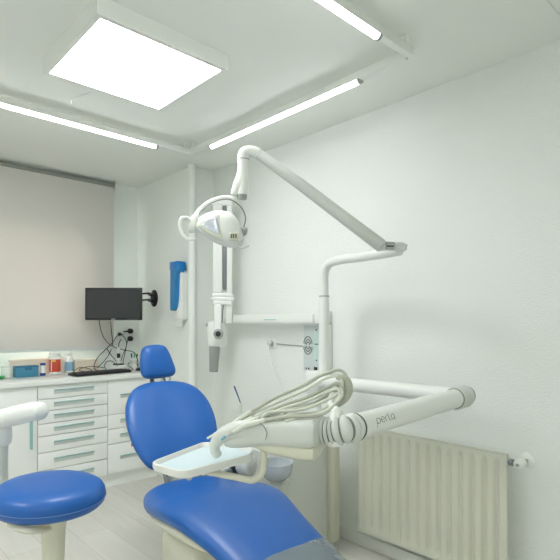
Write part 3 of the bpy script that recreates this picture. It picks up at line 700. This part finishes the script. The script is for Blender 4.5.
# ------------------------------------------------------------ operating lamp
Lp = thing('operating_lamp', 'white operating lamp on a long arm hanging from the unit pole', 'dental lamp', (1.987, 1.84, 1.45))
tb('swing_arm', [(2.032,1.81,1.435), (2.032,1.81,1.506), (2.026,1.801,1.566), (2.014,1.758,1.611), (2.003,1.658,1.625), (1.975,1.506,1.621), (1.941,1.346,1.619), (1.914,1.248,1.617)], [.0245,.0245,.0245,.0245,.024,.023,.022,.021], M['white'], Lp, seg=24, rnd=.006)
tb('pole_ring', [(2.032,1.81,1.435), (2.032,1.81,1.442)], .0288, M['grey'], Lp, smooth=False, seg=24)
tb('joint_body', [(1.83,1.313,1.636), (1.851,1.279,1.637), (1.882,1.237,1.631), (1.896,1.21,1.623)], [.022,.021,.018,.013], M['paleg'], Lp, seg=20, rnd=.008)
tb('joint_hinge', [(1.822,1.259,1.634), (1.848,1.235,1.632)], .0175, M['steel'], Lp, smooth=False, seg=20)
tb('hinge_slot', [(1.809,1.245,1.628), (1.83,1.226,1.628)], .0035, M['black'], Lp, smooth=False, seg=8)
tb('joint_fork', [(1.871,1.24,1.641), (1.886,1.219,1.641), (1.897,1.203,1.635)], [.010,.010,.006], M['paleg'], Lp, seg=12, rnd=.005)
tb('long_arm', [(1.835,1.295,1.639), (1.718,1.405,1.76), (1.571,1.543,1.914), (1.438,1.668,2.046)], [.030,.0285,.026,.0235], M['paleg'], Lp, seg=24, smooth=False, rnd=.012)
tb('elbow', [(1.386,1.716,2.004), (1.386,1.716,2.039), (1.395,1.708,2.057), (1.415,1.689,2.06), (1.438,1.668,2.049)], [.0262,.0262,.0255,.024,.0235], M['white'], Lp, seg=24, rnd=.006)
tb('elbow_ring', [(1.386,1.716,2.024), (1.386,1.716,2.02)], .0266, M['grey'], Lp, smooth=False, seg=24)
tb('drop_tube', [(1.386,1.716,2.021), (1.385,1.717,1.941), (1.383,1.719,1.865)], .0255, M['white'], Lp, seg=24)
tb('tube_cap', [(1.383,1.719,1.869), (1.382,1.72,1.847)], [.0225,.0190], M['grey'], Lp, smooth=False, seg=24)
tb('neck', [(1.384,1.719,1.977), (1.372,1.729,1.914), (1.356,1.745,1.865)], [.020,.026,.018], M['white'], Lp, seg=20, rnd=.006)
lc = Vector((1.294, 1.803, 1.753)); lm = cam_frame(lc); K = .00447
def lp(u, v, y=0): return lm @ Vector(((u-215)*K, y, (220-v)*K))
def ol(pts, n=5): return poly_smooth([((u-215)*K, (220-v)*K) for u, v in pts], n)
tb('yoke', [lp(192,224,0), lp(196,214,.01), lp(204,204.5,.02), lp(215,198.5,.02), lp(227,196.5,.02), lp(237,200,.02), (lp(244.5,208,.02)), lp(247,218,.01), lp(245.3,228,0)], [.013,.0115,.0105,.0105,.010,.0075,.0062,.006,.0062], M['white'], Lp, seg=16, rnd=.004)
tb('yoke_seam', [lp(195.5,223,-.012), lp(199.5,214.5,-.009), lp(207,206,-.002), lp(216,200.8,.003), lp(227,198.8,.006), lp(235.5,201.8,.009), lp(242.5,209,.010), lp(245.3,218,.002), lp(244,227.5,-.008)], .0028, M['brown'], Lp, seg=8)
bm = bmesh.new(); pillow(bm, ol([(188,231),(190,220),(196,213.5),(200,216),(198,224),(195,232)]), .026, 3, 8, m4=lm); obj('left_pivot', bm, M['white'], Lp)
bm = bmesh.new(); pillow(bm, ol([(241,229),(244.5,227),(247.5,228.5),(247,233),(243.5,236)]), .016, 3, 8, m4=lm); obj('right_pivot', bm, M['grey'], Lp)
bm = bmesh.new(); pillow(bm, ol([(196,226),(199,218.5),(207,213.5),(217,211),(227,211.5),(235,216),(240.5,225),(243.5,236),(243,243),(237,247),(226,246.5),(214,242),(204,235.5),(198,230.5)]), .060, 2.3, 12, m4=lm, back=.075)
head = obj('lamp_head', bm, M['white'], Lp)
bm = bmesh.new(); pillow(bm, ol([(198.5,227),(203,220),(211,216.5),(220,215.5),(223.5,222),(225.5,232),(226,242.5),(217,241),(207,235),(201,230)]), .063, 5, 9, m4=lm, back=.0); obj('reflector_rim', bm, M['rim'], head)
bm = bmesh.new(); pillow(bm, ol([(201.5,227),(206,221.2),(212.5,218.2),(219,217.8),(221.8,224),(223.2,232),(223.3,239),(216,237.2),(208,232.8),(203.5,229.6)]), .0665, 5, 9, m4=lm, back=.0); obj('lens', bm, M['lens'], head)
bm = bmesh.new(); box(bm, None, (.046,.05,.036), .006, mat4=lm @ Matrix.Translation(((235-215)*K, -.035, (220-238.5)*K))); obj('switch_box', bm, M['cream'], head)
bm = bmesh.new()
for i in range(3): box(bm, None, (.006,.003,.018), mat4=lm @ Matrix.Translation(((232.6+i*2.3-215)*K, -.0612, (220-238.3)*K)))
obj('switches', bm, M['ink'], head)
tb('left_handle', [lp(193,224,-.01), lp(188,219.5,-.03), lp(183.5,221,-.045), lp(182,228,-.05), lp(184.5,236,-.05), lp(190,240.8,-.045), lp(196.5,240.3,-.035)], [.007,.0085,.009,.009,.009,.008,.006], M['white'], Lp, seg=14, rnd=.004)
tb('right_handle', [lp(243,237,-.01), lp(243,243.5,-.02), lp(239,247,-.03), lp(243,248.6,-.035), lp(249,247,-.035)], [.006,.006,.006,.0062,.005], M['paleg'], Lp, seg=14, rnd=.004)

# ------------------------------------------------------------ dental chair
CH = thing('dental_chair', 'blue reclined dental chair with round backrest and plastic-covered footrest', 'dental chair', (1.15, 1.7, 0))
AX = Vector((-.2, -.98, 0)).normalized(); LA = Vector((.98, -.2, 0)).normalized(); C0 = Vector((1.24, 1.78, 0))
def cf(s, l, z): return C0 + AX*s + LA*l + Vector((0,0,z))
def chloft(bm, secs, e=2.8, n=48):
    RR = []
    for s, lcn, zc, hw, hh in secs: RR.append([bm.verts.new(cf(s, lcn+x, zc+z)) for x, z in sup(hw, hh, e, n)])
    rings(bm, RR)
def interp(keys, n):
    ss = [k[0] for k in keys]; out = []
    P = crom([(k[0], k[1], k[2]) for k in keys], n); Q = crom([(k[3], k[4], 0) for k in keys], n)
    return [(p.x, p.y, p.z, q.x, q.y) for p, q in zip(P, Q)]
SEAT = [(-.315,.0,.500,.03,.012),(-.30,.0,.500,.12,.028),(-.27,.0,.500,.17,.040),(-.20,.0,.503,.222,.050),(-.10,.0,.512,.250,.055),(.0,.0,.526,.258,.056),(.10,.0,.545,.257,.055),(.20,.005,.553,.250,.053),
        (.30,.010,.545,.232,.050),(.42,.02,.522,.208,.046),(.55,.03,.494,.192,.042),(.70,.035,.462,.182,.040),(.85,.035,.432,.176,.039),(.98,.035,.408,.160,.036),(1.04,.035,.398,.12,.028),(1.055,.035,.396,.03,.01)]
bm = bmesh.new(); chloft(bm, interp(SEAT, 4)); seat = obj('seat_cushion', bm, M['blue'], CH)
FILM = [(s, l, z, hw+.011, hh+.011) for s, l, z, hw, hh in SEAT[11:]]; FILM.insert(0, (.60,.033,.484,.199,.052))
bm = bmesh.new(); S2 = interp(FILM, 7)
RR = []
for k, (s, lcn, zc, hw, hh) in enumerate(S2):
    RR.append([bm.verts.new(cf(s - (x/.2)*.035, lcn+x, zc+z + .0018*math.sin(k*1.7+i*.9)*(i%2) + (0.0025*math.sin(s*38+x*17)))) for i, (x, z) in enumerate(sup(hw, hh, 2.8, 60))])
rings(bm, RR, cap=False)
film = obj('plastic_cover', bm, M['film'], CH); film['label'] = 'crinkled clear plastic cover'
SH = [(-.30,.0,.462,.10,.02),(-.27,.0,.458,.16,.03),(-.18,.0,.458,.205,.036),(-.05,.0,.465,.228,.04),(.10,.0,.488,.232,.04),(.22,.0,.498,.22,.038),(.34,.01,.488,.19,.032),(.42,.02,.475,.12,.02)]
bm = bmesh.new(); chloft(bm, interp(SH, 4)); obj('seat_shell', bm, M['cream'], CH)
bm = bmesh.new(); chloft(bm, [(-.16,0,.30,.13,.13),(-.15,0,.30,.155,.15),(.05,0,.30,.165,.155),(.20,0,.31,.155,.145),(.215,0,.31,.13,.12)], 4); obj('lift_housing', bm, M['cream'], CH)
bm = bmesh.new(); chloft(bm, [(-.30,0,.09,.12,.07),(-.28,0,.09,.15,.088),(0,0,.10,.17,.098),(.3,0,.10,.16,.098),(.34,0,.09,.12,.07)], 4)
obj('base', bm, M['cream'], CH)
bm = bmesh.new(); chloft(bm, [(.30,.02,.455,.02,.012),(.45,.025,.445,.05,.016),(.80,.03,.385,.05,.014),(.95,.03,.362,.03,.01)], 3); obj('footrest_support', bm, M['mid'], CH)
# backrest: local frame leaning back
lean = math.radians(40)
def bframe(p, a): return Matrix.Translation(p) @ Matrix.Rotation(math.atan2(LA.y, LA.x), 4, 'Z') @ Matrix.Rotation(-a, 4, 'X')
pb = Vector((1.434, 2.418, .738))
bmx = bframe(pb, lean)
BO = poly_smooth([(a*.98, b*.89) for a, b in [(-.155,-.300),(-.205,-.245),(-.243,-.13),(-.255,.0),(-.238,.13),(-.185,.235),(-.10,.288),(0,.300),(.10,.288),(.185,.235),(.238,.13),(.255,.0),(.243,-.13),(.205,-.245),(.155,-.300),(.05,-.318),(-.05,-.318)]], 4)
pw('backrest', BO, .050, M['blue'], CH, m4=bmx, bend=.028, back=.02, p=3)
pw('backrest_shell', [(x*.955, z*.955) for x, z in BO], .0, M['cream'], CH, m4=bmx, bend=.028, back=.048, p=3)
ph = Vector((1.516, 2.716, 1.054)); hmx = bframe(ph, math.radians(16)) @ Matrix.Rotation(math.radians(0), 4, 'Y')
HO = poly_smooth([(-.098,-.085),(-.108,-.04),(-.100,.04),(-.080,.090),(-.02,.105),(.045,.098),(.075,.06),(.100,-.02),(.108,-.065),(.085,-.095),(0,-.105),(-.07,-.103)], 4)
pw('headrest', HO, .045, M['blue'], CH, m4=hmx, back=.018, p=2.8)
pw('headrest_shell', [(x*.93, z*.93) for x, z in HO], .0, M['paleg'], CH, m4=hmx, back=.035, p=3)
for x in (-.032, .045):
    tb('headrest_post', [hmx @ Vector((x*.9,.02,-.03)), hmx @ Vector((x,.03,-.11)), bmx @ Vector((x,.035,.25)), bmx @ Vector((x,.035,.18))], .008 if x > 0 else .014, M['steel'] if x > 0 else M['mid'], CH, seg=12)
tb('adjustment_lever', [hmx @ Vector((.06,.04,-.07)), hmx @ Vector((.088,.045,-.10)), hmx @ Vector((.07,.04,-.125))], .005, M['steel'], CH, seg=8)
tb('hinge_cover', [(1.567,2.041,0.558), (1.589,1.978,0.564)], .050, M['dark'], CH, seg=28, smooth=False, rnd=.004)
tb('hinge_cap', [(1.59,1.971,0.565), (1.6,1.927,0.57)], [.056,.054], M['paleg'], CH, seg=28, smooth=False, rnd=.022)
tb('hinge_axle', [cf(-.33,.12,.50), (1.582,1.985,0.557)], .02, M['mid'], CH, seg=16, smooth=False)
# hinge plates between seat and backrest
for l, m in ((-.03, 'mid'), (.20, 'mid')):
    bm = bmesh.new(); RR = [[bm.verts.new(cf(s, l+dx, z)) for s, z in ((-.22,.43),(-.22,.49),(-.34,.565),(-.42,.60),(-.47,.56),(-.40,.49),(-.33,.43))] for dx in (-.03, .03)]
    rings(bm, RR); bmesh.ops.bevel(bm, geom=list(bm.edges), offset=.006, segments=2, affect='EDGES'); obj('hinge_plate', bm, M[m], CH)
    lt('hinge_bolt', [(.012,0),(.012,.004),(.008,.006)], None, M['black'], CH, 16, Matrix.Translation(cf(-.36, l-.0305 if l < 0 else l+.0305, .55)) @ Matrix.Rotation(-PI/2 if l < 0 else PI/2, 4, 'Y'))
bm = bmesh.new(); chloft(bm, [(-.44,.03,.54,.06,.03),(-.38,.03,.51,.09,.035),(-.25,.02,.47,.10,.03)], 4); obj('back_bracket', bm, M['mid'], CH)

# ------------------------------------------------------------ stool
sx, sy, sz = .64, 1.965, .595
ST = thing('dentist_stool', 'round blue stool with a white curved torso bar, nearest the left edge', 'stool', (sx, sy, 0))
tilt = Matrix.Translation((sx, sy, sz)) @ Matrix.Rotation(math.radians(-2.5), 4, Vector((-.6845,-.729,0)))
lt('seat', [(.10,-.002),(.165,.0),(.186,.006),(.199,.020),(.203,.036),(.203,.044),(.200,.060),(.190,.076),(.17,.088),(.13,.094),(.07,.096),(.01,.0965)], None, M['blue'], ST, 64, tilt)
bm = bmesh.new()
tube(bm, [tilt @ Vector((.2038*math.cos(a), .2038*math.sin(a), .037)) for a in [2*PI*i/72 for i in range(73)]], .0011, seg=5, smooth=False, cap=False); obj('piping', bm, M['seam'], ST)
lt('seat_pan', [(.04,-.07),(.055,-.045),(.10,-.02),(.16,-.004),(.178,.003),(.17,.006)], None, M['cream'], ST, 48, tilt)
lt('column', [(.036,.36),(.038,.38),(.043,.50),(.050,.565),(.058,.59)], (sx+.012, sy-.012, 0), M['cream'], ST, 32)
lt('gas_lift', [(.026,.08),(.026,.37)], (sx, sy, 0), M['mid'], ST, 24)
lt('base_hub', [(.05,.05),(.055,.06),(.05,.11),(.03,.13)], (sx, sy, 0), M['black'], ST, 24)
for k in range(5):
    a = 2*PI*k/5+.3; e = Vector((sx+.27*math.cos(a), sy+.27*math.sin(a), .075))
    tb('base_leg', [(sx+.03*math.cos(a), sy+.03*math.sin(a), .095), tuple(e)], [.022,.014], M['cream'], ST, seg=12, rnd=.008)
    lt('caster', [(.022,-.01),(.027,-.006),(.027,.006),(.022,.01)], None, M['black'], ST, 20, Matrix.Translation((e.x, e.y, .0275)) @ Matrix.Rotation(a+PI/2, 4, 'Z') @ Matrix.Rotation(PI/2, 4, 'X'))
    tb('caster_stem', [(e.x, e.y, .03), (e.x, e.y, .07)], .007, M['mid'], ST, seg=10, smooth=False)
tb('height_lever', [(0.5,1.917,0.583), (0.509,1.854,0.585), (0.542,1.823,0.578), (0.607,1.872,0.552)], [.018,.020,.020,.015], M['cream'], ST, seg=16, flat=.55, rnd=.01)
tb('bar_post', [(0.608,2.035,0.552), (0.587,2.22,0.492), (0.57,2.318,0.523), (0.564,2.324,0.629), (0.564,2.324,0.798)], [.026,.028,.028,.027,.027], M['paleg'], ST, seg=24, rnd=.008)
lt('post_cap', [(.030,-.05),(.042,-.042),(.046,-.02),(.045,.02),(.036,.036)], (0.561,2.327,0.824), M['white'], ST, 32)
tb('bar_joint', [(0.567,2.321,0.849), (0.574,2.301,0.876)], .02, M['mid'], ST, smooth=False, seg=16)
bm = bmesh.new()
tube(bm, [(0.41,2.29,0.893), (0.48,2.293,0.897), (0.556,2.304,0.891), (0.61,2.253,0.908), (0.653,2.199,0.924), (0.674,2.165,0.928)], [.030,.038,.043,.045,.043,.040], seg=28, rnd=.018, flat=.92)
obj('torso_bar', bm, M['white'], ST)

# ------------------------------------------------------------ light, camera, look
w = bpy.data.worlds.new('World'); SC.world = w; w.use_nodes = True
bg = w.node_tree.nodes['Background']; bg.inputs[0].default_value = (.95,.97,1,1); bg.inputs[1].default_value = 13.0
cam = bpy.data.cameras.new('Camera'); co = bpy.data.objects.new('Camera', cam); COL.objects.link(co)
co.location = (0, 0, 1.297); co.rotation_euler = (PI/2, 0, YAW)
cam.sensor_width = 36; cam.lens = 492/560*36; cam.shift_y = 42/560; cam.clip_start = .05
SC.camera = co
SC.view_settings.view_transform = 'Standard'; SC.view_settings.look = 'None'; SC.view_settings.gamma = 1
SC.view_settings.use_curve_mapping = False; SC.view_settings.exposure = 0.93
SC.cycles.use_denoising = True; SC.cycles.max_bounces = 10; SC.cycles.diffuse_bounces = 6
